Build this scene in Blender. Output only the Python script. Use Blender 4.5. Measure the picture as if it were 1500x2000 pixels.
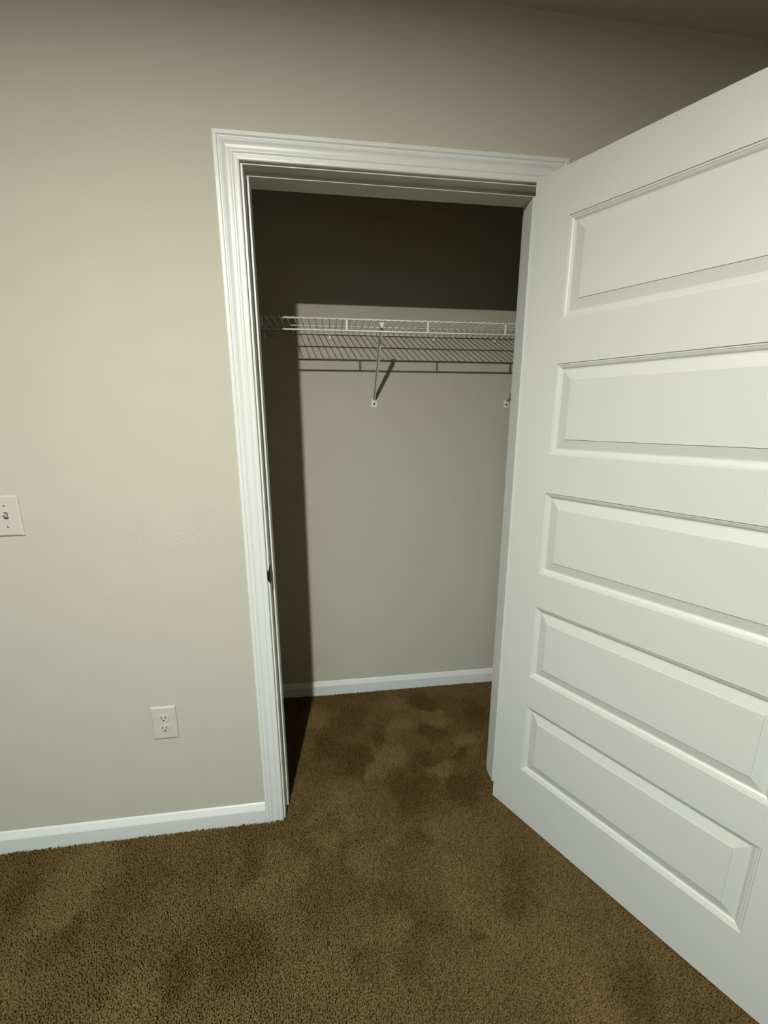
import bpy, bmesh, math, random
import numpy as np
from mathutils import Matrix, Vector

for o in list(bpy.data.objects):
    bpy.data.objects.remove(o, do_unlink=True)
SC = bpy.context.scene
COL = SC.collection
random.seed(4)
rng = np.random.default_rng(11)

# ------------------------------------------------------------------ camera
cam = bpy.data.cameras.new('camera')
cam.sensor_fit = 'HORIZONTAL'
cam.sensor_width = 36.0
cam.lens = 36.0 * 800.4 / 1500.0
cam.shift_x = -2.5 / 1500.0
cam.shift_y = -1.6 / 1500.0
cam.clip_start = 0.02
camo = bpy.data.objects.new('camera', cam)
COL.objects.link(camo)
RX = Vector((0.991661362, -0.128869938, 0.000531983))
FW = Vector((0.125736778, 0.966630153, -0.223195899))
UP = Vector((0.0282490109, 0.221401639, 0.974773465))
M = Matrix.Identity(4)
for i in range(3):
    M[i][0], M[i][1], M[i][2] = RX[i], UP[i], -FW[i]
M[0][3], M[1][3], M[2][3] = 0.2055, -1.2442, 1.4114
camo.matrix_world = M
SC.camera = camo

# ------------------------------------------------------------------ daylight through the window behind the camera
world = bpy.data.worlds.new('overcast_sky')
SC.world = world
world.use_nodes = True
wnt = world.node_tree
bg = wnt.nodes['Background']
SKY_STRENGTH = 8.8
wtc = wnt.nodes.new('ShaderNodeTexCoord')          # clear blue dusk sky above the horizon, dark ground below it
wsx = wnt.nodes.new('ShaderNodeSeparateXYZ')
wrp = wnt.nodes.new('ShaderNodeValToRGB')
wrp.color_ramp.elements[0].position = 0.49
wrp.color_ramp.elements[0].color = (0.030, 0.032, 0.026, 1)
wrp.color_ramp.elements[1].position = 0.53
wrp.color_ramp.elements[1].color = (0.46, 0.75, 1.0, 1)
wmr = wnt.nodes.new('ShaderNodeMapRange')
wmr.inputs['From Min'].default_value = -1.0
wnt.links.new(wtc.outputs['Generated'], wsx.inputs['Vector'])
wnt.links.new(wsx.outputs['Z'], wmr.inputs['Value'])
wnt.links.new(wmr.outputs['Result'], wrp.inputs['Fac'])
wnt.links.new(wrp.outputs['Color'], bg.inputs['Color'])
bg.inputs['Strength'].default_value = SKY_STRENGTH
WIN = (-1.90, -0.30, 0.60, 2.10)          # x0, x1, z0, z1 of the window opening
pl = bpy.data.lights.new('window_portal', 'AREA')
pl.shape = 'RECTANGLE'
pl.size = WIN[1] - WIN[0]
pl.size_y = WIN[3] - WIN[2]
pl.cycles.is_portal = True
plo = bpy.data.objects.new('window_portal', pl)
plo.location = ((WIN[0] + WIN[1]) / 2, -4.50, (WIN[2] + WIN[3]) / 2)
plo.rotation_euler = (math.radians(90), 0, 0)
COL.objects.link(plo)

LAMP_POWER = 84.0
LAMP_RADIANCE = 1900.0
LAMP_COLOR = (1.0, 0.985, 0.92)

SC.view_settings.view_transform = 'Standard'
SC.view_settings.look = 'None'
SC.view_settings.gamma = 1.0
SC.view_settings.use_curve_mapping = False
SC.view_settings.exposure = 0.0
try:
    SC.cycles.use_denoising = True
    SC.cycles.max_bounces = 12
    SC.cycles.diffuse_bounces = 6
    SC.cycles.sample_clamp_indirect = 6.0
except Exception:
    pass

# ------------------------------------------------------------------ measured geometry (metres; closet wall face is y = 0)
W, H, D = 0.8076, 2.036, 0.6678       # door opening between jambs, head height, closet back wall
CR, CW = 0.0044, 0.0600               # casing reveal and width
CEIL, BASE, WT = 2.426, -0.012, 0.1175
CLX0, CLX1 = -0.16, 1.40
RX0, RX1, RY0 = -3.0, 2.4, -4.4


# ------------------------------------------------------------------ helpers
def principled(name, color, rough=0.5, spec=0.5, metallic=0.0):
    m = bpy.data.materials.new(name)
    m.use_nodes = True
    b = m.node_tree.nodes['Principled BSDF']
    b.inputs['Base Color'].default_value = (*color, 1)
    b.inputs['Roughness'].default_value = rough
    b.inputs['Specular IOR Level'].default_value = spec
    b.inputs['Metallic'].default_value = metallic
    return m, m.node_tree, b


def add_bump(nt, b, scale, strength, dist=0.001, detail=3, coord='Object', stretch=(1, 1, 1)):
    tc = nt.nodes.new('ShaderNodeTexCoord')
    mp = nt.nodes.new('ShaderNodeMapping')
    mp.inputs['Scale'].default_value = stretch
    n = nt.nodes.new('ShaderNodeTexNoise')
    n.inputs['Scale'].default_value = scale
    n.inputs['Detail'].default_value = detail
    bp = nt.nodes.new('ShaderNodeBump')
    bp.inputs['Strength'].default_value = strength
    bp.inputs['Distance'].default_value = dist
    nt.links.new(tc.outputs[coord], mp.inputs['Vector'])
    nt.links.new(mp.outputs['Vector'], n.inputs['Vector'])
    nt.links.new(n.outputs['Fac'], bp.inputs['Height'])
    nt.links.new(bp.outputs['Normal'], b.inputs['Normal'])
    return mp


def add_mottle(nt, b, base, amount, scale):
    tc = nt.nodes.new('ShaderNodeTexCoord')
    n = nt.nodes.new('ShaderNodeTexNoise')
    n.inputs['Scale'].default_value = scale
    n.inputs['Detail'].default_value = 4
    r = nt.nodes.new('ShaderNodeValToRGB')
    r.color_ramp.elements[0].position = 0.3
    r.color_ramp.elements[1].position = 0.7
    r.color_ramp.elements[0].color = tuple(c * (1 - amount) for c in base) + (1,)
    r.color_ramp.elements[1].color = tuple(min(1, c * (1 + amount)) for c in base) + (1,)
    nt.links.new(tc.outputs['Object'], n.inputs['Vector'])
    nt.links.new(n.outputs['Fac'], r.inputs['Fac'])
    nt.links.new(r.outputs['Color'], b.inputs['Base Color'])


WALL_C = (0.425, 0.403, 0.325)
m_wall, nt, b = principled('beige_wall_paint', WALL_C, 0.75, 0.25)
add_bump(nt, b, 260, 0.22, 0.0012, 2)
add_mottle(nt, b, WALL_C, 0.018, 9)
m_ceil, nt, b = principled('ceiling_paint', (0.56, 0.55, 0.49), 0.9, 0.2)
add_bump(nt, b, 160, 0.3, 0.002, 3)
m_trim, nt, b = principled('white_trim_paint', (0.575, 0.595, 0.555), 0.38, 0.45)
add_bump(nt, b, 120, 0.05, 0.0006, 2)
m_door, nt, b = principled('white_door_paint', (0.53, 0.54, 0.485), 0.42, 0.42)
add_bump(nt, b, 420, 0.10, 0.0006, 2)
m_vinyl, nt, b = principled('white_vinyl_wire', (0.66, 0.66, 0.62), 0.35, 0.5)
add_mottle(nt, b, (0.66, 0.66, 0.62), 0.02, 60)
m_plastic, nt, b = principled('ivory_plastic', (0.465, 0.446, 0.372), 0.35, 0.5)
add_mottle(nt, b, (0.465, 0.446, 0.372), 0.01, 80)
m_slot, nt, b = principled('dark_slot', (0.015, 0.013, 0.010), 0.7, 0.2)
m_screw, nt, b = principled('dull_screw_steel', (0.30, 0.28, 0.24), 0.45, 0.5, 0.8)
add_bump(nt, b, 900, 0.2, 0.0003)
m_bronze, nt, b = principled('dark_bronze', (0.040, 0.033, 0.024), 0.42, 0.5, 0.85)
add_bump(nt, b, 500, 0.15, 0.0003)
m_backing, nt, b = principled('carpet_backing', (0.060, 0.041, 0.015), 0.95, 0.05)
add_bump(nt, b, 220, 0.8, 0.004)
m_glass = bpy.data.materials.new('window_glass')
m_glass.use_nodes = True
nt = m_glass.node_tree
nt.nodes.remove(nt.nodes['Principled BSDF'])
tr = nt.nodes.new('ShaderNodeBsdfTransparent')
tr.inputs['Color'].default_value = (0.93, 0.96, 0.95, 1)
gl = nt.nodes.new('ShaderNodeBsdfGlossy')
gl.inputs['Roughness'].default_value = 0.02
fr = nt.nodes.new('ShaderNodeFresnel')
mx = nt.nodes.new('ShaderNodeMixShader')
nt.links.new(fr.outputs['Fac'], mx.inputs['Fac'])
nt.links.new(tr.outputs['BSDF'], mx.inputs[1])
nt.links.new(gl.outputs['BSDF'], mx.inputs[2])
nt.links.new(mx.outputs['Shader'], nt.nodes['Material Output'].inputs['Surface'])


def link(name, me, mat, parent=None, smooth=False):
    if mat is not None and not me.materials:
        me.materials.append(mat)
    if smooth:
        me.polygons.foreach_set('use_smooth', [True] * len(me.polygons))
    o = bpy.data.objects.new(name, me)
    COL.objects.link(o)
    if parent is not None:
        o.parent = parent
    return o


def from_bm(name, bm, mat, parent=None, smooth=False):
    bmesh.ops.recalc_face_normals(bm, faces=bm.faces[:])
    me = bpy.data.meshes.new(name)
    bm.to_mesh(me)
    bm.free()
    return link(name, me, mat, parent, smooth)


def box(bm, x0, x1, y0, y1, z0, z1, bevel=0.0, seg=2):
    b2 = bmesh.new()
    r = bmesh.ops.create_cube(b2, size=1)
    for v in r['verts']:
        v.co = Vector((x0 + (v.co.x + .5) * (x1 - x0), y0 + (v.co.y + .5) * (y1 - y0), z0 + (v.co.z + .5) * (z1 - z0)))
    if bevel > 0:
        bmesh.ops.bevel(b2, geom=b2.edges[:], offset=bevel, segments=seg, affect='EDGES', profile=0.5)
    append(bm, b2)


def append(bm, b2):
    vm = {}
    for v in b2.verts:
        vm[v] = bm.verts.new(v.co)
    for f in b2.faces:
        try:
            bm.faces.new([vm[v] for v in f.verts])
        except ValueError:
            pass
    b2.free()


def rod(bm, a, b, r, n=8, r2=None):
    a, b = Vector(a), Vector(b)
    d = (b - a).normalized()
    u = d.orthogonal().normalized()
    v = d.cross(u)
    r2 = r if r2 is None else r2
    A = [bm.verts.new(a + (u * math.cos(t) + v * math.sin(t)) * r) for t in [2 * math.pi * i / n for i in range(n)]]
    B = [bm.verts.new(b + (u * math.cos(t) + v * math.sin(t)) * r2) for t in [2 * math.pi * i / n for i in range(n)]]
    for i in range(n):
        j = (i + 1) % n
        bm.faces.new([A[i], A[j], B[j], B[i]])
    bm.faces.new(A[::-1])
    bm.faces.new(B)


def lathe(bm, profile, origin, axis, n=24):
    """profile: (radius, distance along axis) pairs, closed at both ends"""
    o, d = Vector(origin), Vector(axis).normalized()
    u = d.orthogonal().normalized()
    v = d.cross(u)
    rings = []
    for r, h in profile:
        rings.append([bm.verts.new(o + d * h + (u * math.cos(2 * math.pi * i / n) + v * math.sin(2 * math.pi * i / n)) * r) for i in range(n)])
    for A, B in zip(rings, rings[1:]):
        for i in range(n):
            j = (i + 1) % n
            bm.faces.new([A[i], A[j], B[j], B[i]])
    bm.faces.new(rings[0][::-1])
    bm.faces.new(rings[-1])


def loft(bm, A, B, caps=True):
    """two equally long closed loops of points -> a solid"""
    va = [bm.verts.new(p) for p in A]
    vb = [bm.verts.new(p) for p in B]
    n = len(va)
    for i in range(n):
        j = (i + 1) % n
        bm.faces.new([va[i], va[j], vb[j], vb[i]])
    if caps:
        bm.faces.new(va[::-1])
        bm.faces.new(vb)


def empty(name, loc=(0, 0, 0), rz=0.0):
    o = bpy.data.objects.new(name, None)
    o.empty_display_size = 0.05
    o.location = loc
    o.rotation_euler = (0, 0, rz)
    COL.objects.link(o)
    return o


def tag(o, label=None, cat=None, group=None, kind=None):
    if label:
        o['label'] = label
    if cat:
        o['category'] = cat
    if group:
        o['group'] = group
    if kind:
        o['kind'] = kind
    return o


def structure(o, label, cat):
    return tag(o, label, cat, kind='structure')


def under(o, parent):
    """parent built in world coordinates, kept where it is"""
    o.parent = parent
    o.matrix_parent_inverse = Matrix.Translation(parent.location).inverted() if parent.rotation_euler.z == 0 else \
        (Matrix.Translation(parent.location) @ Matrix.Rotation(parent.rotation_euler.z, 4, 'Z')).inverted()
    return o


# ------------------------------------------------------------------ room shell
bm = bmesh.new()
box(bm, RX0 - .12, RX1 + .12, RY0 - .12, D + .12, BASE - .10, BASE)
structure(from_bm('floor', bm, m_backing), 'subfloor under the brown carpet of room and closet', 'floor')
bm = bmesh.new()
box(bm, RX0 - .12, RX1 + .12, RY0 - .12, D + .12, CEIL, CEIL + .10)
structure(from_bm('ceiling', bm, m_ceil), 'dim off-white ceiling above the beige closet wall', 'ceiling')

bm = bmesh.new()
J = 0.019
pts = [(RX0, BASE), (-J, BASE), (-J, H + J), (W + J, H + J), (W + J, BASE), (RX1, BASE), (RX1, CEIL), (RX0, CEIL)]
loft(bm, [(x, 0, z) for x, z in pts], [(x, WT, z) for x, z in pts])
structure(from_bm('wall_front', bm, m_wall), 'beige painted wall with the closet doorway in it', 'wall')
bm = bmesh.new()
box(bm, CLX0, CLX1, D, D + .12, BASE, CEIL)
structure(from_bm('wall_closet_back', bm, m_wall), 'beige back wall inside the closet behind the wire shelf', 'wall')
bm = bmesh.new()
box(bm, CLX0 - .12, CLX0, WT, D + .12, BASE, CEIL)
structure(from_bm('wall_closet_left', bm, m_wall), 'beige left side wall inside the closet', 'wall')
bm = bmesh.new()
box(bm, CLX1, CLX1 + .12, WT, D + .12, BASE, CEIL)
structure(from_bm('wall_closet_right', bm, m_wall), 'beige right side wall inside the closet', 'wall')
bm = bmesh.new()
box(bm, RX0 - .12, RX0, RY0 - .12, WT, BASE, CEIL)
structure(from_bm('wall_left', bm, m_wall), 'beige side wall of the room left of the light switch', 'wall')
bm = bmesh.new()
box(bm, RX1, RX1 + .12, RY0 - .12, WT, BASE, CEIL)
structure(from_bm('wall_right', bm, m_wall), 'beige side wall of the room behind the open door', 'wall')
bm = bmesh.new()
x0, x1, z0, z1 = WIN
for a in ((RX0, x0, BASE, CEIL), (x1, RX1, BASE, CEIL), (x0, x1, BASE, z0), (x0, x1, z1, CEIL)):
    box(bm, a[0], a[1], RY0 - .12, RY0, a[2], a[3])
structure(from_bm('wall_back', bm, m_wall), 'beige wall of the room opposite the closet, with the window', 'wall')

# window in the wall behind the camera
win = structure(empty('window_1', ((x0 + x1) / 2, RY0 - .06, z0)), 'white framed window in the wall opposite the closet', 'window')
bm = bmesh.new()
for a in ((x0, x0 + .04, z0, z1), (x1 - .04, x1, z0, z1), (x0 + .04, x1 - .04, z0, z0 + .04), (x0 + .04, x1 - .04, z1 - .04, z1),
          (x0 + .04, x1 - .04, (z0 + z1) / 2 - .018, (z0 + z1) / 2 + .018)):
    box(bm, a[0], a[1], RY0 - .09, RY0 - .03, a[2], a[3], .002, 1)
under(from_bm('window_frame', bm, m_trim), win)
for za, zb in ((z0 + .04, (z0 + z1) / 2 - .018), ((z0 + z1) / 2 + .018, z1 - .04)):
    bm = bmesh.new()
    box(bm, x0 + .04, x1 - .04, RY0 - .062, RY0 - .058, za, zb)
    under(from_bm('pane', bm, m_glass), win)

# baseboards: profile (distance from wall, height above pile)
BB = [(0, BASE), (.0135, BASE), (.0135, .044), (.0132, .0465), (.0118, .0505), (.0085, .0580), (.0060, .0640), (.0042, .0675), (.0022, .0692), (0, .0696)]


def baseboard(name, a, b, out, label):
    a, b, out = Vector((*a, 0)), Vector((*b, 0)), Vector((*out, 0))
    bm = bmesh.new()
    loft(bm, [a + out * t + Vector((0, 0, z)) for t, z in BB], [b + out * t + Vector((0, 0, z)) for t, z in BB])
    structure(from_bm(name, bm, m_trim), label, 'baseboard')


baseboard('baseboard_front_left', (RX0, 0), (-CR - CW, 0), (0, -1), 'white baseboard on the beige wall below the outlet')
baseboard('baseboard_front_right', (W + CR + CW, 0), (RX1, 0), (0, -1), 'white baseboard on the wall behind the open door')
baseboard('baseboard_closet_back', (CLX0, D), (CLX1, D), (0, -1), 'white baseboard along the back wall inside the closet')
baseboard('baseboard_closet_right', (CLX1, WT), (CLX1, D - .0135), (-1, 0), 'white baseboard on the right side wall inside the closet')

# ------------------------------------------------------------------ closet door frame: casing, jamb, stop, strike plate
frame = structure(empty('trim_1', (W / 2, 0, BASE)), 'white moulded door frame around the closet opening', 'door frame')
# casing profile: t from the outer edge, thickness off the wall (mm)
CP = [(0, 0), (0, 15), (1.5, 17), (9.5, 17), (11, 16), (12.5, 14.5), (14.5, 14.4), (15.5, 14.8), (17, 15.6), (19.5, 15.8), (22, 15),
      (25, 13.2), (29, 11.8), (34, 11.2), (37, 11.3), (38.5, 12.4), (40.5, 13.2), (43, 13.1), (45, 12.2), (46.5, 11.1), (48.5, 10.9),
      (50, 11.4), (55, 11.3), (58.2, 10.8), (60, 9.2), (60, 0)]
CP = [(t / 1000.0, y / 1000.0) for t, y in CP]
XL, XR, ZT = -CR - CW, W + CR + CW, H + CR + CW
bm = bmesh.new()
loft(bm, [(XL + t, -y, BASE) for t, y in CP], [(XL + t, -y, ZT - t) for t, y in CP])
under(from_bm('casing', bm, m_trim), frame)
bm = bmesh.new()
loft(bm, [(XL + t, -y, ZT - t) for t, y in CP], [(XR - t, -y, ZT - t) for t, y in CP])
under(from_bm('casing', bm, m_trim), frame)
bm = bmesh.new()
loft(bm, [(XR - t, -y, BASE) for t, y in CP], [(XR - t, -y, ZT - t) for t, y in CP])
under(from_bm('casing', bm, m_trim), frame)
for a in ((-J, .0018, BASE, H + J), (W, W + J, BASE, H + J), (.0018, W, H, H + J)):
    bm = bmesh.new()
    box(bm, a[0], a[1], 0, WT, a[2], a[3], .0006, 2)
    under(from_bm('jamb', bm, m_trim), frame)
ST, SY0, SY1 = .0095, .034, .091
for a in ((.0018, ST + .0005, .006, H - ST, .070), (W - ST, W, .006, H - ST, SY1), (.0018, W, H - ST, H, SY1)):
    bm = bmesh.new()
    box(bm, a[0], a[1], SY0, a[4], a[2], a[3], .0010, 2)
    under(from_bm('door_stop', bm, m_trim), frame)
# closet-side casing
bm = bmesh.new()
for a in ((-CR - .055 + .02, -CR, BASE, H + CR), (W + CR, W + CR + .055, BASE, H + CR), (-CR - .035, W + CR + .055, H + CR, H + CR + .055)):
    box(bm, a[0], a[1], WT, WT + .011, a[2], a[3], .002, 1)
under(from_bm('casing', bm, m_trim), frame)
# strike plate: flat plate on the left jamb with a lip that curls over its front edge
zc = .928
bm = bmesh.new()
out = []
for i in range(25):                           # tongue-shaped outline in (y, z)
    t = -1 + 2 * i / 24
    out.append((-.0008 - .0015 * (1 - abs(t)), t * .0285))
loop = [(.027, -.0285)] + out + [(.027, .0285), (.0285, .026), (.0285, -.026)]
loft(bm, [(.0014, y, zc + z) for y, z in loop], [(.0030, y, zc + z) for y, z in loop])
n = 13
prof = [(.0030, .004), (.0030, -.0015), (.0021, -.0045), (.0000, -.0068), (-.0034, -.0078)]
rows = []
for (x, y), hh in zip(prof, (.0285, .0265, .0225, .0165, .0115)):
    rows.append([bm.verts.new((x, y, zc + hh * (-1 + 2 * k / (n - 1)))) for k in range(n)])
rows2 = []
for (x, y), hh in zip(prof, (.0285, .0265, .0225, .0165, .0115)):
    rows2.append([bm.verts.new((x - .0012, y + .0009, zc + hh * (-1 + 2 * k / (n - 1)))) for k in range(n)])
for R_ in (rows, rows2):
    for A, B in zip(R_, R_[1:]):
        for k in range(n - 1):
            bm.faces.new([A[k], A[k + 1], B[k + 1], B[k]])
for k in range(n - 1):
    bm.faces.new([rows[-1][k], rows[-1][k + 1], rows2[-1][k + 1], rows2[-1][k]])
for A, A2 in zip(range(len(prof) - 1), range(len(prof) - 1)):
    for k in (0, n - 1):
        bm.faces.new([rows[A][k], rows[A + 1][k], rows2[A + 1][k], rows2[A][k]])
sp = under(from_bm('strike_plate', bm, m_bronze), frame)
sp['label'] = 'dark bronze strike plate on the left jamb'
for dz in (-.0205, .0205):
    bm = bmesh.new()
    lathe(bm, [(.0034, 0), (.0034, .0006), (.0025, .0011)], (.0030, .019, zc + dz), (1, 0, 0), 12)
    s = from_bm('screw', bm, m_bronze)
    s.parent = sp
    s.matrix_parent_inverse = Matrix.Identity(4)

# ------------------------------------------------------------------ five-panel door, standing open about 120 degrees
TH = 1.0304
door = structure(empty('door_1', (0.7795, -0.0212, 0.0), -TH), 'white five-panel door swung open on the right of the doorway', 'door')
DW, DT, DZ0, DZ1 = .813, .0330, .0035, 2.0405
S1, S2 = .1050, .7080
PZ = [(1.6716, 1.9222), (1.3056, 1.5566), (.9377, 1.1924), (.5737, .8249), (.2058, .4615)]
xs = [0, S1, S2, DW]
zs = [DZ0] + [z for p in PZ[::-1] for z in p] + [DZ1]
bm = bmesh.new()
for y in (0, DT):
    V = [[bm.verts.new((x, y, z)) for x in xs] for z in zs]
    for i in range(len(zs) - 1):
        for k in range(3):
            if k == 1 and i % 2 == 1:
                continue                        # panel opening
            bm.faces.new([V[i][k], V[i][k + 1], V[i + 1][k + 1], V[i + 1][k]])
bm.verts.ensure_lookup_table()
nz = len(zs)
A, B = bm.verts[:nz * 4], bm.verts[nz * 4:]
ring = [k for k in range(4)] + [i * 4 + 3 for i in range(1, nz)] + [(nz - 1) * 4 + k for k in (2, 1, 0)] + [i * 4 for i in range(nz - 2, 0, -1)]
for q in range(len(ring)):
    a, b2 = ring[q], ring[(q + 1) % len(ring)]
    bm.faces.new([A[a], A[b2], B[b2], B[a]])
from_bm('frame', bm, m_door, door)
# panel profile: inset from the opening edge, depth below the face (mm): stepped ogee, groove, raised bevel, fillet, field
PP = [(0, 0), (.8, 2.6), (4.6, 3.0), (5.4, 4.2), (8, 5.0), (11, 6.6), (13.5, 8.8), (15, 9.8), (18.5, 10.0), (44.5, 3.2), (45.2, 1.2)]
PP = [(a / 1000, d / 1000) for a, d in PP]
for za, zb in PZ:
    bm = bmesh.new()
    for y0, sg in ((0, 1), (DT, -1)):
        R_ = []
        for ins, dep in PP:
            R_.append([bm.verts.new((x, y0 + sg * dep, z)) for x, z in ((S1 + ins, za + ins), (S2 - ins, za + ins), (S2 - ins, zb - ins), (S1 + ins, zb - ins))])
        for A, B in zip(R_, R_[1:]):
            for k in range(4):
                l = (k + 1) % 4
                bm.faces.new([A[k], A[l], B[l], B[k]])
        bm.faces.new(R_[-1])
    from_bm('panel', bm, m_door, door)
# knob on the free edge side
for y0, sg in ((0, -1), (DT, 1)):
    bm = bmesh.new()
    lathe(bm, [(.031, 0), (.031, .004), (.027, .008), (.012, .010), (.0105, .026), (.015, .032), (.024, .038), (.0275, .048), (.026, .057), (.018, .063), (.006, .0645)],
          (DW - .060, y0, .93), (0, sg, 0), 28)
    o = from_bm('knob', bm, m_bronze, door, True)
    o['label'] = 'dark bronze door knob'
# hinges on the pivot edge (behind the visible face)
for z in (.22, 1.02, 1.83):
    bm = bmesh.new()
    rod(bm, (-.0045, DT - .004, z - .044), (-.0045, DT - .004, z + .044), .0045, 12)
    box(bm, -.0016, -.0002, .004, DT - .006, z - .044, z + .044)
    o = from_bm('hinge', bm, m_bronze, door)
    o['label'] = 'dark bronze hinge'

# ------------------------------------------------------------------ wire shelf across the closet
SX0, SX1 = CLX0 + .010, CLX1 - .004
YF, YR, YM = .363, D - .0075, D - .165
ZD = 1.7605                                        # level of the long rods
shelf = tag(empty('wire_shelf', (0.6, D, ZD)), 'white wire closet shelf with a ladder-like front lip, across the closet', 'shelf')


def shelf_part(name, bm, smooth=True):
    return under(from_bm(name, bm, m_vinyl, None, smooth), shelf)


for y, z, r, nm in ((YF, ZD - .003, .0034, 'front_rail'), (YF, ZD - .0415, .0034, 'front_rail'), (YM, ZD, .0024, 'middle_rail'), (YR, ZD + .001, .0030, 'rear_rail')):
    bm = bmesh.new()
    rod(bm, (SX0, y, z), (SX1, y, z), r, 10)
    shelf_part(nm, bm)
proto = None
for x in (SX0 + .003, -.029, .273, .575, .877, 1.179):
    if proto is None:
        bm = bmesh.new()
        box(bm, -.0036, .0036, -.0012, .0012, -.0415, -.003, .0008, 1)
        proto = from_bm('lip_tie', bm, m_vinyl)
        o = proto
    else:
        o = proto.copy()
        COL.objects.link(o)
    o.location = (x, YF, ZD)
    under(o, shelf)
proto = None
x = .1854 - 0.0252 * 13
while x < SX1 - .004:
    if proto is None:
        bm = bmesh.new()
        zt = .0036
        P = [(0, YR - .003, zt), (0, YF - .0005, zt - .002), (0, YF - .0052, zt - .0045), (0, YF - .0058, zt - .0085)]
        WR = .0016
        for a, b2 in zip(P, P[1:]):
            rod(bm, a, b2, WR, 6)
        proto = from_bm('deck_wire', bm, m_vinyl, None, True)
        o = proto
    else:
        o = proto.copy()
        COL.objects.link(o)
    o.location = (x, 0, ZD)
    under(o, shelf)
    x += .0252

# diagonal support brackets
BRG = 'diagonal shelf brackets'


def shelf_bracket(x, label):
    root = tag(empty('shelf_bracket', (x, D, 1.473)), label, 'bracket', BRG)
    bm = bmesh.new()
    # U-channel strut leaning out from the foot plate to the front rail
    a, b2 = Vector((x, D - .008, 1.489)), Vector((x, YF + .0085, ZD - .014))
    d = (b2 - a).normalized()
    up = Vector((0, -d.z, d.y))
    if up.z < 0:
        up = -up
    wx = Vector((1, 0, 0))
    sec = [(-.0064, -.0045), (-.0064, .0045), (.0064, .0045), (.0064, -.0045), (.0050, -.0045), (.0050, .0030), (-.0050, .0030), (-.0050, -.0045)]
    loft(bm, [a + wx * (p * .75) + up * q for p, q in sec], [b2 + wx * p + up * q for p, q in sec])
    under(from_bm('strut', bm, m_vinyl), root)
    bm = bmesh.new()
    zt = ZD - .0075
    loft(bm, [(x - .0075, YF + .004, zt), (x + .0075, YF + .004, zt), (x + .0035, YF + .004, zt - .020), (x - .0035, YF + .004, zt - .020)],
         [(x - .0075, YF + .0065, zt), (x + .0075, YF + .0065, zt), (x + .0035, YF + .0065, zt - .020), (x - .0035, YF + .0065, zt - .020)])
    box(bm, x - .0075, x + .0075, YF - .0055, YF + .0065, ZD + .0004, ZD + .0018, .0004, 1)
    box(bm, x - .0075, x + .0075, YF + .0044, YF + .0062, zt - .001, ZD + .001, .0004, 1)
    under(from_bm('hook', bm, m_vinyl), root)
    bm = bmesh.new()
    box(bm, x - .0128, x + .0128, D - .0022, D, 1.4555, 1.4905, .0006, 1)
    fp = under(from_bm('foot_plate', bm, m_vinyl), root)
    bm = bmesh.new()
    lathe(bm, [(.0044, 0), (.0044, .0012), (.0030, .0026), (.0012, .0030)], (x + .0005, D - .0022, 1.4705), (0, -1, 0), 14)
    s = from_bm('screw', bm, m_bronze)
    s['label'] = 'dark screw head'
    under(s, root)
    return root


shelf_bracket(.4025, 'white diagonal shelf bracket at the middle of the doorway view, fully visible')
shelf_bracket(1.0310, 'white diagonal shelf bracket at the right, mostly hidden by the open door')

# small clips that hold the rear rail to the wall
WCG = 'wall clips under the rear rail'


def wall_clip(x, z, label):
    root = tag(empty('wall_clip', (x, D, z)), label, 'clip', WCG)
    bm = bmesh.new()
    box(bm, x - .006, x + .006, D - .005, D, z - .016, z + .002, .0015, 2)
    box(bm, x - .006, x + .006, D - .0125, D - .001, z - .0005, z + .0018, .0006, 1)
    box(bm, x - .0045, x + .0045, D - .0135, D - .0115, z - .0005, z + .0075, .0006, 1)
    under(from_bm('clip_body', bm, m_vinyl), root)
    bm = bmesh.new()
    lathe(bm, [(.0040, 0), (.0040, .001), (.0026, .0022)], (x, D - .005, z - .0095), (0, -1, 0), 12)
    under(from_bm('screw', bm, m_vinyl), root)


for x, z, l in ((-.063, 1.7555, 'small wall clip in the shadow beside the left door jamb, under the rear rail'),
                (.213, 1.7555, 'small white wall clip left of the shelf bracket, under the rear rail'),
                (.674, 1.7555, 'small white wall clip right of the full bracket, under the rear rail'),
                (.955, 1.7555, 'small wall clip nearest the open door, under the rear rail')):
    wall_clip(x, z, l)

# end bracket on the left closet wall
eb = tag(empty('shelf_end_bracket', (CLX0, YF, ZD - .05)), 'small end bracket holding the shelf at the left closet wall', 'bracket')
bm = bmesh.new()
box(bm, CLX0, CLX0 + .004, YF - .016, YF + .016, ZD - .078, ZD + .006, .0012, 2)
under(from_bm('mounting_plate', bm, m_vinyl), eb)
for z in (ZD - .0475, ZD - .009):
    bm = bmesh.new()
    box(bm, CLX0 + .003, SX0 + .004, YF - .006, YF + .006, z - .0012, z + .0022, .0005, 1)
    under(from_bm('rail_cradle', bm, m_vinyl), eb)
bm = bmesh.new()
lathe(bm, [(.0042, 0), (.0042, .0012), (.0028, .0026)], (CLX0 + .004, YF, ZD - .064), (1, 0, 0), 12)
under(from_bm('screw', bm, m_screw), eb)


# ------------------------------------------------------------------ light switch and outlet
def cover_plate(x, z, hw, hh, th=.0058):
    bm = bmesh.new()
    rr = [(hw, hh, 0), (hw, hh, -.0022), (hw - .0012, hh - .0012, -.0042), (hw - .0042, hh - .0042, -th)]
    R_ = [[bm.verts.new((x + sx * a, y, z + sz * c)) for sx, sz in ((-1, -1), (1, -1), (1, 1), (-1, 1))] for a, c, y in rr]
    bm.faces.new(R_[0][::-1])
    for A, B in zip(R_, R_[1:]):
        for k in range(4):
            l = (k + 1) % 4
            bm.faces.new([A[k], A[l], B[l], B[k]])
    bm.faces.new(R_[-1])
    return bm


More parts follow.
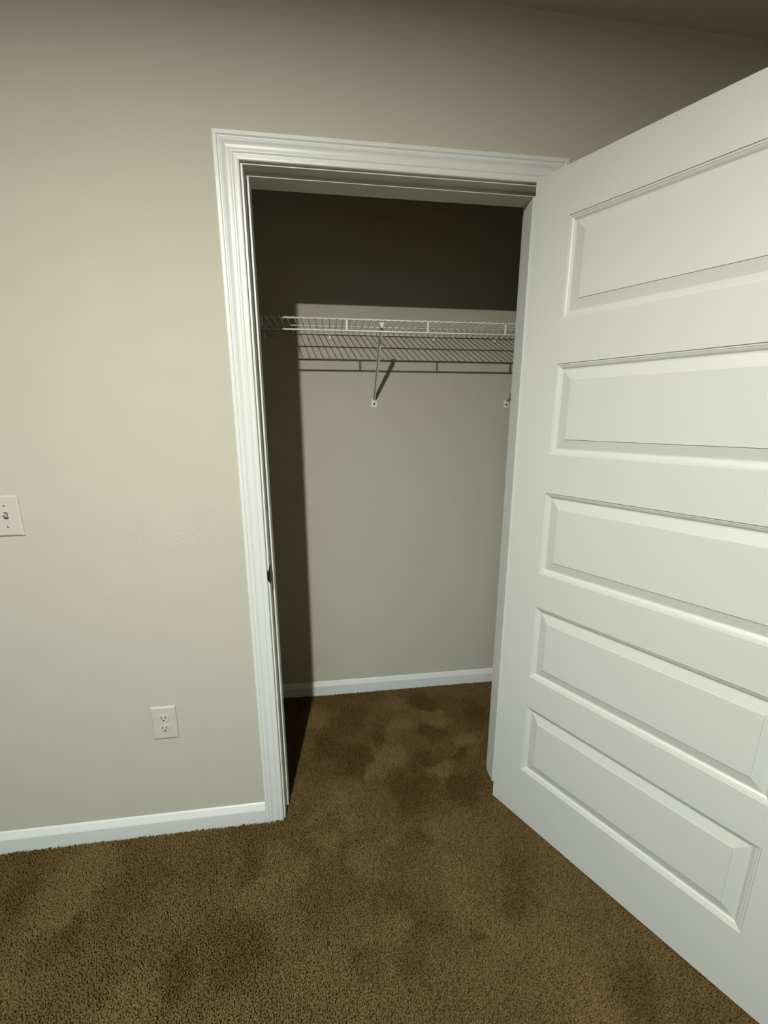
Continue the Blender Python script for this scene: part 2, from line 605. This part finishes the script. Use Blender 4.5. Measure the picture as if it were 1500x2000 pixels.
sx_, sz_ = -.7005, 1.1418
sw = tag(empty('light_switch', (sx_, 0, sz_)), 'ivory toggle light switch on the beige wall at the left edge', 'light switch')
under(from_bm('cover_plate', cover_plate(sx_, sz_, .0362, .0578), m_plastic), sw)
bm = bmesh.new()
loft(bm, [(sx_ - .0052, -.0057, sz_ - .0085), (sx_ + .0052, -.0057, sz_ - .0085), (sx_ + .0052, -.0057, sz_ + .0118), (sx_ - .0052, -.0057, sz_ + .0118)],
     [(sx_ - .0048, -.0066, sz_ - .0080), (sx_ + .0048, -.0066, sz_ - .0080), (sx_ + .0048, -.0066, sz_ + .0112), (sx_ - .0048, -.0066, sz_ + .0112)])
sl = under(from_bm('switch_slot', bm, m_slot), sw)
bm = bmesh.new()
loft(bm, [(sx_ - .0044, -.006, sz_ - .0055), (sx_ + .0044, -.006, sz_ - .0055), (sx_ + .0044, -.006, sz_ + .0098), (sx_ - .0044, -.006, sz_ + .0098)],
     [(sx_ - .0032, -.0185, sz_ + .0055), (sx_ + .0032, -.0185, sz_ + .0055), (sx_ + .0032, -.0170, sz_ + .0118), (sx_ - .0032, -.0170, sz_ + .0118)])
under(from_bm('toggle', bm, m_plastic), sw)
for dz in (-.0302, .0302):
    bm = bmesh.new()
    lathe(bm, [(.0031, 0), (.0031, .0006), (.0020, .0014)], (sx_, -.0058, sz_ + dz), (0, -1, 0), 14)
    under(from_bm('screw', bm, m_screw), sw)

ox_, oz_ = -.3635, .4331
ot = tag(empty('wall_outlet', (ox_, 0, oz_)), 'ivory duplex wall outlet low on the beige wall above the baseboard', 'outlet')
under(from_bm('cover_plate', cover_plate(ox_, oz_, .0388, .0598), m_plastic), ot)
for dz in (.0195, -.0195):
    bm = bmesh.new()
    loop = []
    for i in range(32):
        t = 2 * math.pi * i / 32
        loop.append((.0172 * math.cos(t), max(-.0138, min(.0138, .0172 * math.sin(t)))))
    loft(bm, [(ox_ + a, -.0056, oz_ + dz + c) for a, c in loop], [(ox_ + a * .97, -.0080, oz_ + dz + c * .97) for a, c in loop])
    face = under(from_bm('receptacle', bm, m_plastic), ot)
    slots = [('slot', -.0064, .0032, .0012, .0042), ('slot', .0064, .0032, .0012, .0034)]
    for nm, dx, dzz, hw, hh in slots:
        bm = bmesh.new()
        box(bm, ox_ + dx - hw, ox_ + dx + hw, -.00815, -.0070, oz_ + dz + dzz - hh, oz_ + dz + dzz + hh)
        s = from_bm(nm, bm, m_slot)
        s.parent = face
        s.matrix_parent_inverse = Matrix.Identity(4)
    bm = bmesh.new()
    lathe(bm, [(.0026, 0), (.0026, .0011)], (ox_, -.0070, oz_ + dz - .0070), (0, -1, 0), 14)
    s = from_bm('ground_hole', bm, m_slot)
    s.parent = face
    s.matrix_parent_inverse = Matrix.Identity(4)
bm = bmesh.new()
lathe(bm, [(.0030, 0), (.0030, .0006), (.0019, .0013)], (ox_, -.0058, oz_), (0, -1, 0), 14)
under(from_bm('screw', bm, m_plastic), ot)


# ------------------------------------------------------------------ flush ceiling lamp (above and left of the camera)
def ceiling_lamp(x, y):
    root = tag(empty('ceiling_light', (x, y, CEIL)), 'round flush ceiling light in the room in front of the closet', 'lamp')
    bm = bmesh.new()
    lathe(bm, [(.075, 0), (.075, .004), (.071, .009), (.042, .011), (.0285, .0085), (.0285, .0005)], (x, y, CEIL), (0, 0, -1), 40)
    under(from_bm('trim_ring', bm, m_plastic, None, True), root)
    m, nt, b = principled('lit_diffuser', (0.8, 0.8, 0.8), 0.5)
    b.inputs['Emission Color'].default_value = (*LAMP_COLOR, 1)
    b.inputs['Emission Strength'].default_value = LAMP_RADIANCE
    bm = bmesh.new()
    lathe(bm, [(.028, .0005), (.028, .0125), (.0265, .0148), (.021, .0165), (.012, .0176), (.003, .018)], (x, y, CEIL), (0, 0, -1), 32)
    under(from_bm('diffuser', bm, m), root)
    l = bpy.data.lights.new('ceiling_lamp_glow', 'AREA')
    l.shape = 'DISK'
    l.size = .056
    l.energy = LAMP_POWER
    l.color = LAMP_COLOR
    lo = bpy.data.objects.new('ceiling_lamp_glow', l)
    lo.location = (x, y, CEIL - .0192)
    COL.objects.link(lo)
    under(lo, root)


ceiling_lamp(-.17, -1.60)


# ------------------------------------------------------------------ carpet pile: tufts as one mesh
def value_noise(x, y, scale, seed):
    r = np.random.default_rng(seed).random((256, 256))
    u, v = x * scale + 61.3, y * scale + 47.7
    i, j = np.floor(u).astype(int), np.floor(v).astype(int)
    fu, fv = u - i, v - j
    fu, fv = fu * fu * (3 - 2 * fu), fv * fv * (3 - 2 * fv)
    g = lambda a, b_: r[a % 256, b_ % 256]
    return (g(i, j) * (1 - fu) + g(i + 1, j) * fu) * (1 - fv) + (g(i, j + 1) * (1 - fu) + g(i + 1, j + 1) * fu) * fv


def fbm(x, y, scale, seed, octv=3):
    s, a, t = 0, 1, 0
    for k in range(octv):
        s = s + a * value_noise(x, y, scale * 2 ** k, seed + k)
        t += a
        a *= .5
    return s / t


# brushed patches in the nap: x, y, radius, +1 lies light / -1 lies dark
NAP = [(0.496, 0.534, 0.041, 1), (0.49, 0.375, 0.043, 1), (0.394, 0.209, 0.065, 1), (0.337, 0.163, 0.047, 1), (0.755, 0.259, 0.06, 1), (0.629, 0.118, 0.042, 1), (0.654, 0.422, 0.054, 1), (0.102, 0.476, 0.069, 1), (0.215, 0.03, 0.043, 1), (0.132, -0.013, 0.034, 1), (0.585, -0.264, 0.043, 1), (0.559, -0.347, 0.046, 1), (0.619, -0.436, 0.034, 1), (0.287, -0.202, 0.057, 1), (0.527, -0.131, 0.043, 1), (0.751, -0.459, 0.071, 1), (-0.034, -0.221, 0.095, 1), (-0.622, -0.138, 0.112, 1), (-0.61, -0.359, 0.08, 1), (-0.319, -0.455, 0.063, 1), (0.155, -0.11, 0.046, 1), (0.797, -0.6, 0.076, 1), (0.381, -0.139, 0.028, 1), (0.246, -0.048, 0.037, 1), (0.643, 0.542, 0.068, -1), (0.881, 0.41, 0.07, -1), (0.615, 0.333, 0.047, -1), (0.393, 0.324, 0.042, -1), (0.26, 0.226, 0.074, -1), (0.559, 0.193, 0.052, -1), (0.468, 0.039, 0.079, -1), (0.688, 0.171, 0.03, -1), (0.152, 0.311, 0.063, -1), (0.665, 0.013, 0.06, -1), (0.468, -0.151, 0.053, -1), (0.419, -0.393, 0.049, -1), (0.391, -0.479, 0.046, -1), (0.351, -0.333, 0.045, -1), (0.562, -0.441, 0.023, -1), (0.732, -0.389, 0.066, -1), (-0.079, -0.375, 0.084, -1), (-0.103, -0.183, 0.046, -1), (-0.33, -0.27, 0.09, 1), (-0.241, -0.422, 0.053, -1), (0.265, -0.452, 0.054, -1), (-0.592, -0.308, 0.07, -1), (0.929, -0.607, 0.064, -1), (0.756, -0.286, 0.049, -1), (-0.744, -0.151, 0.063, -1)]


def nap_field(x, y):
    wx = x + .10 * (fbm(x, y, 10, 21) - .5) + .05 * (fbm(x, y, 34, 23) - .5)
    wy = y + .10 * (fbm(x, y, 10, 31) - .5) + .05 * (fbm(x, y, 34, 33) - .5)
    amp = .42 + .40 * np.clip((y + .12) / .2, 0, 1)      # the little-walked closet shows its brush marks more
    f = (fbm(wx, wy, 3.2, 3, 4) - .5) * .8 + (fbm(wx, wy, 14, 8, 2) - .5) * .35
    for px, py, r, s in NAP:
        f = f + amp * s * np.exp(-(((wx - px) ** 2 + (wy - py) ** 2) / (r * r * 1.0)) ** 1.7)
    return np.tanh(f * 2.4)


def carpet(name, rects, label):
    P, Q = [], []
    for x0, x1, y0, y1, pitch in rects:
        gx, gy = np.arange(x0 + pitch / 2, x1, pitch), np.arange(y0 + pitch / 2, y1, pitch)
        X, Y = np.meshgrid(gx, gy)
        X[::2] += pitch * .5
        P.append(np.stack([X.ravel(), Y.ravel()], 1))
        Q.append(np.full(X.size, pitch))
    P, pitch = np.concatenate(P), np.concatenate(Q)
    P += rng.uniform(-.48, .48, P.shape) * pitch[:, None]
    N = len(P)
    x, y = P[:, 0], P[:, 1]
    nap = nap_field(x, y)
    ang = -0.9 + 1.1 * (fbm(x, y, 2.2, 51) - .5) * 2 + rng.normal(0, .55, N)
    lean = np.clip(.0038 - .0030 * nap + rng.normal(0, .0016, N), -.004, .010)
    h = .0118 + rng.normal(0, .0008, N) - .12 * np.abs(lean)
    r = pitch * rng.uniform(.70, .98, N)
    dx, dy = np.cos(ang) * lean, np.sin(ang) * lean
    rot = rng.uniform(0, math.pi, N)
    K = 3
    V = np.zeros((N, 2 * K + 1, 3), np.float32)
    for k in range(K):
        a = rot + 2 * math.pi * k / K
        V[:, k] = np.stack([x + r * .62 * np.cos(a), y + r * .62 * np.sin(a), np.full(N, BASE)], 1)
        a2 = a + .5
        V[:, K + k] = np.stack([x + dx * .8 + r * np.cos(a2), y + dy * .8 + r * np.sin(a2), BASE + h * .86], 1)
    V[:, 2 * K] = np.stack([x + dx, y + dy, BASE + h], 1)
    F = []
    for k in range(K):
        l = (k + 1) % K
        F += [(k, l, K + l), (k, K + l, K + k), (K + k, K + l, 2 * K)]
    F = np.array(F, np.int32)
    idx = (np.arange(N, dtype=np.int32) * (2 * K + 1))[:, None, None] + F[None]
    me = bpy.data.meshes.new(name)
    nt_ = idx.shape[0] * idx.shape[1]
    me.vertices.add(N * (2 * K + 1))
    me.vertices.foreach_set('co', V.ravel())
    me.loops.add(nt_ * 3)
    me.loops.foreach_set('vertex_index', idx.ravel())
    me.polygons.add(nt_)
    me.polygons.foreach_set('loop_start', np.arange(0, nt_ * 3, 3, dtype=np.int32))
    me.polygons.foreach_set('use_smooth', np.ones(nt_, bool))
    at = me.attributes.new('yarn', 'FLOAT', 'POINT')
    yarn = np.clip(rng.normal(.5, .2, N), 0, 1)
    at.data.foreach_set('value', np.repeat(yarn.astype(np.float32), 2 * K + 1))
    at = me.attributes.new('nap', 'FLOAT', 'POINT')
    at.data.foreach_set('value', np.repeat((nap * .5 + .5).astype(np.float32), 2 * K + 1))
    me.update(calc_edges=True)
    m, nt, b = principled('brown_carpet_yarn', (.12, .08, .04), 0.95, 0.05)
    b.inputs['Sheen Weight'].default_value = 0.0
    ya = nt.nodes.new('ShaderNodeAttribute')
    ya.attribute_name = 'yarn'
    na = nt.nodes.new('ShaderNodeAttribute')
    na.attribute_name = 'nap'
    r1 = nt.nodes.new('ShaderNodeValToRGB')          # shading of the brushed pile painted into the yarn colour, dark lie to light
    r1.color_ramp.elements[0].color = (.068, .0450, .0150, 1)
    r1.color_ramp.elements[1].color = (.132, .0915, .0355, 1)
    r2 = nt.nodes.new('ShaderNodeMapRange')
    r2.inputs['To Min'].default_value = .62
    r2.inputs['To Max'].default_value = 1.38
    mul = nt.nodes.new('ShaderNodeVectorMath')
    mul.operation = 'SCALE'
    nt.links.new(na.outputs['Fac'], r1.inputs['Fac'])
    nt.links.new(ya.outputs['Fac'], r2.inputs['Value'])
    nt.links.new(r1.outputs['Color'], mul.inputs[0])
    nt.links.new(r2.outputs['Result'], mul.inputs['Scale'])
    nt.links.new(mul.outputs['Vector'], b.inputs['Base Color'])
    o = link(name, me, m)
    tag(o, label, 'carpet', kind='stuff')
    return N


e = .0145
FINE, COARSE, EC = .0037, .0080, .0225            # tufts in view / beyond the frame
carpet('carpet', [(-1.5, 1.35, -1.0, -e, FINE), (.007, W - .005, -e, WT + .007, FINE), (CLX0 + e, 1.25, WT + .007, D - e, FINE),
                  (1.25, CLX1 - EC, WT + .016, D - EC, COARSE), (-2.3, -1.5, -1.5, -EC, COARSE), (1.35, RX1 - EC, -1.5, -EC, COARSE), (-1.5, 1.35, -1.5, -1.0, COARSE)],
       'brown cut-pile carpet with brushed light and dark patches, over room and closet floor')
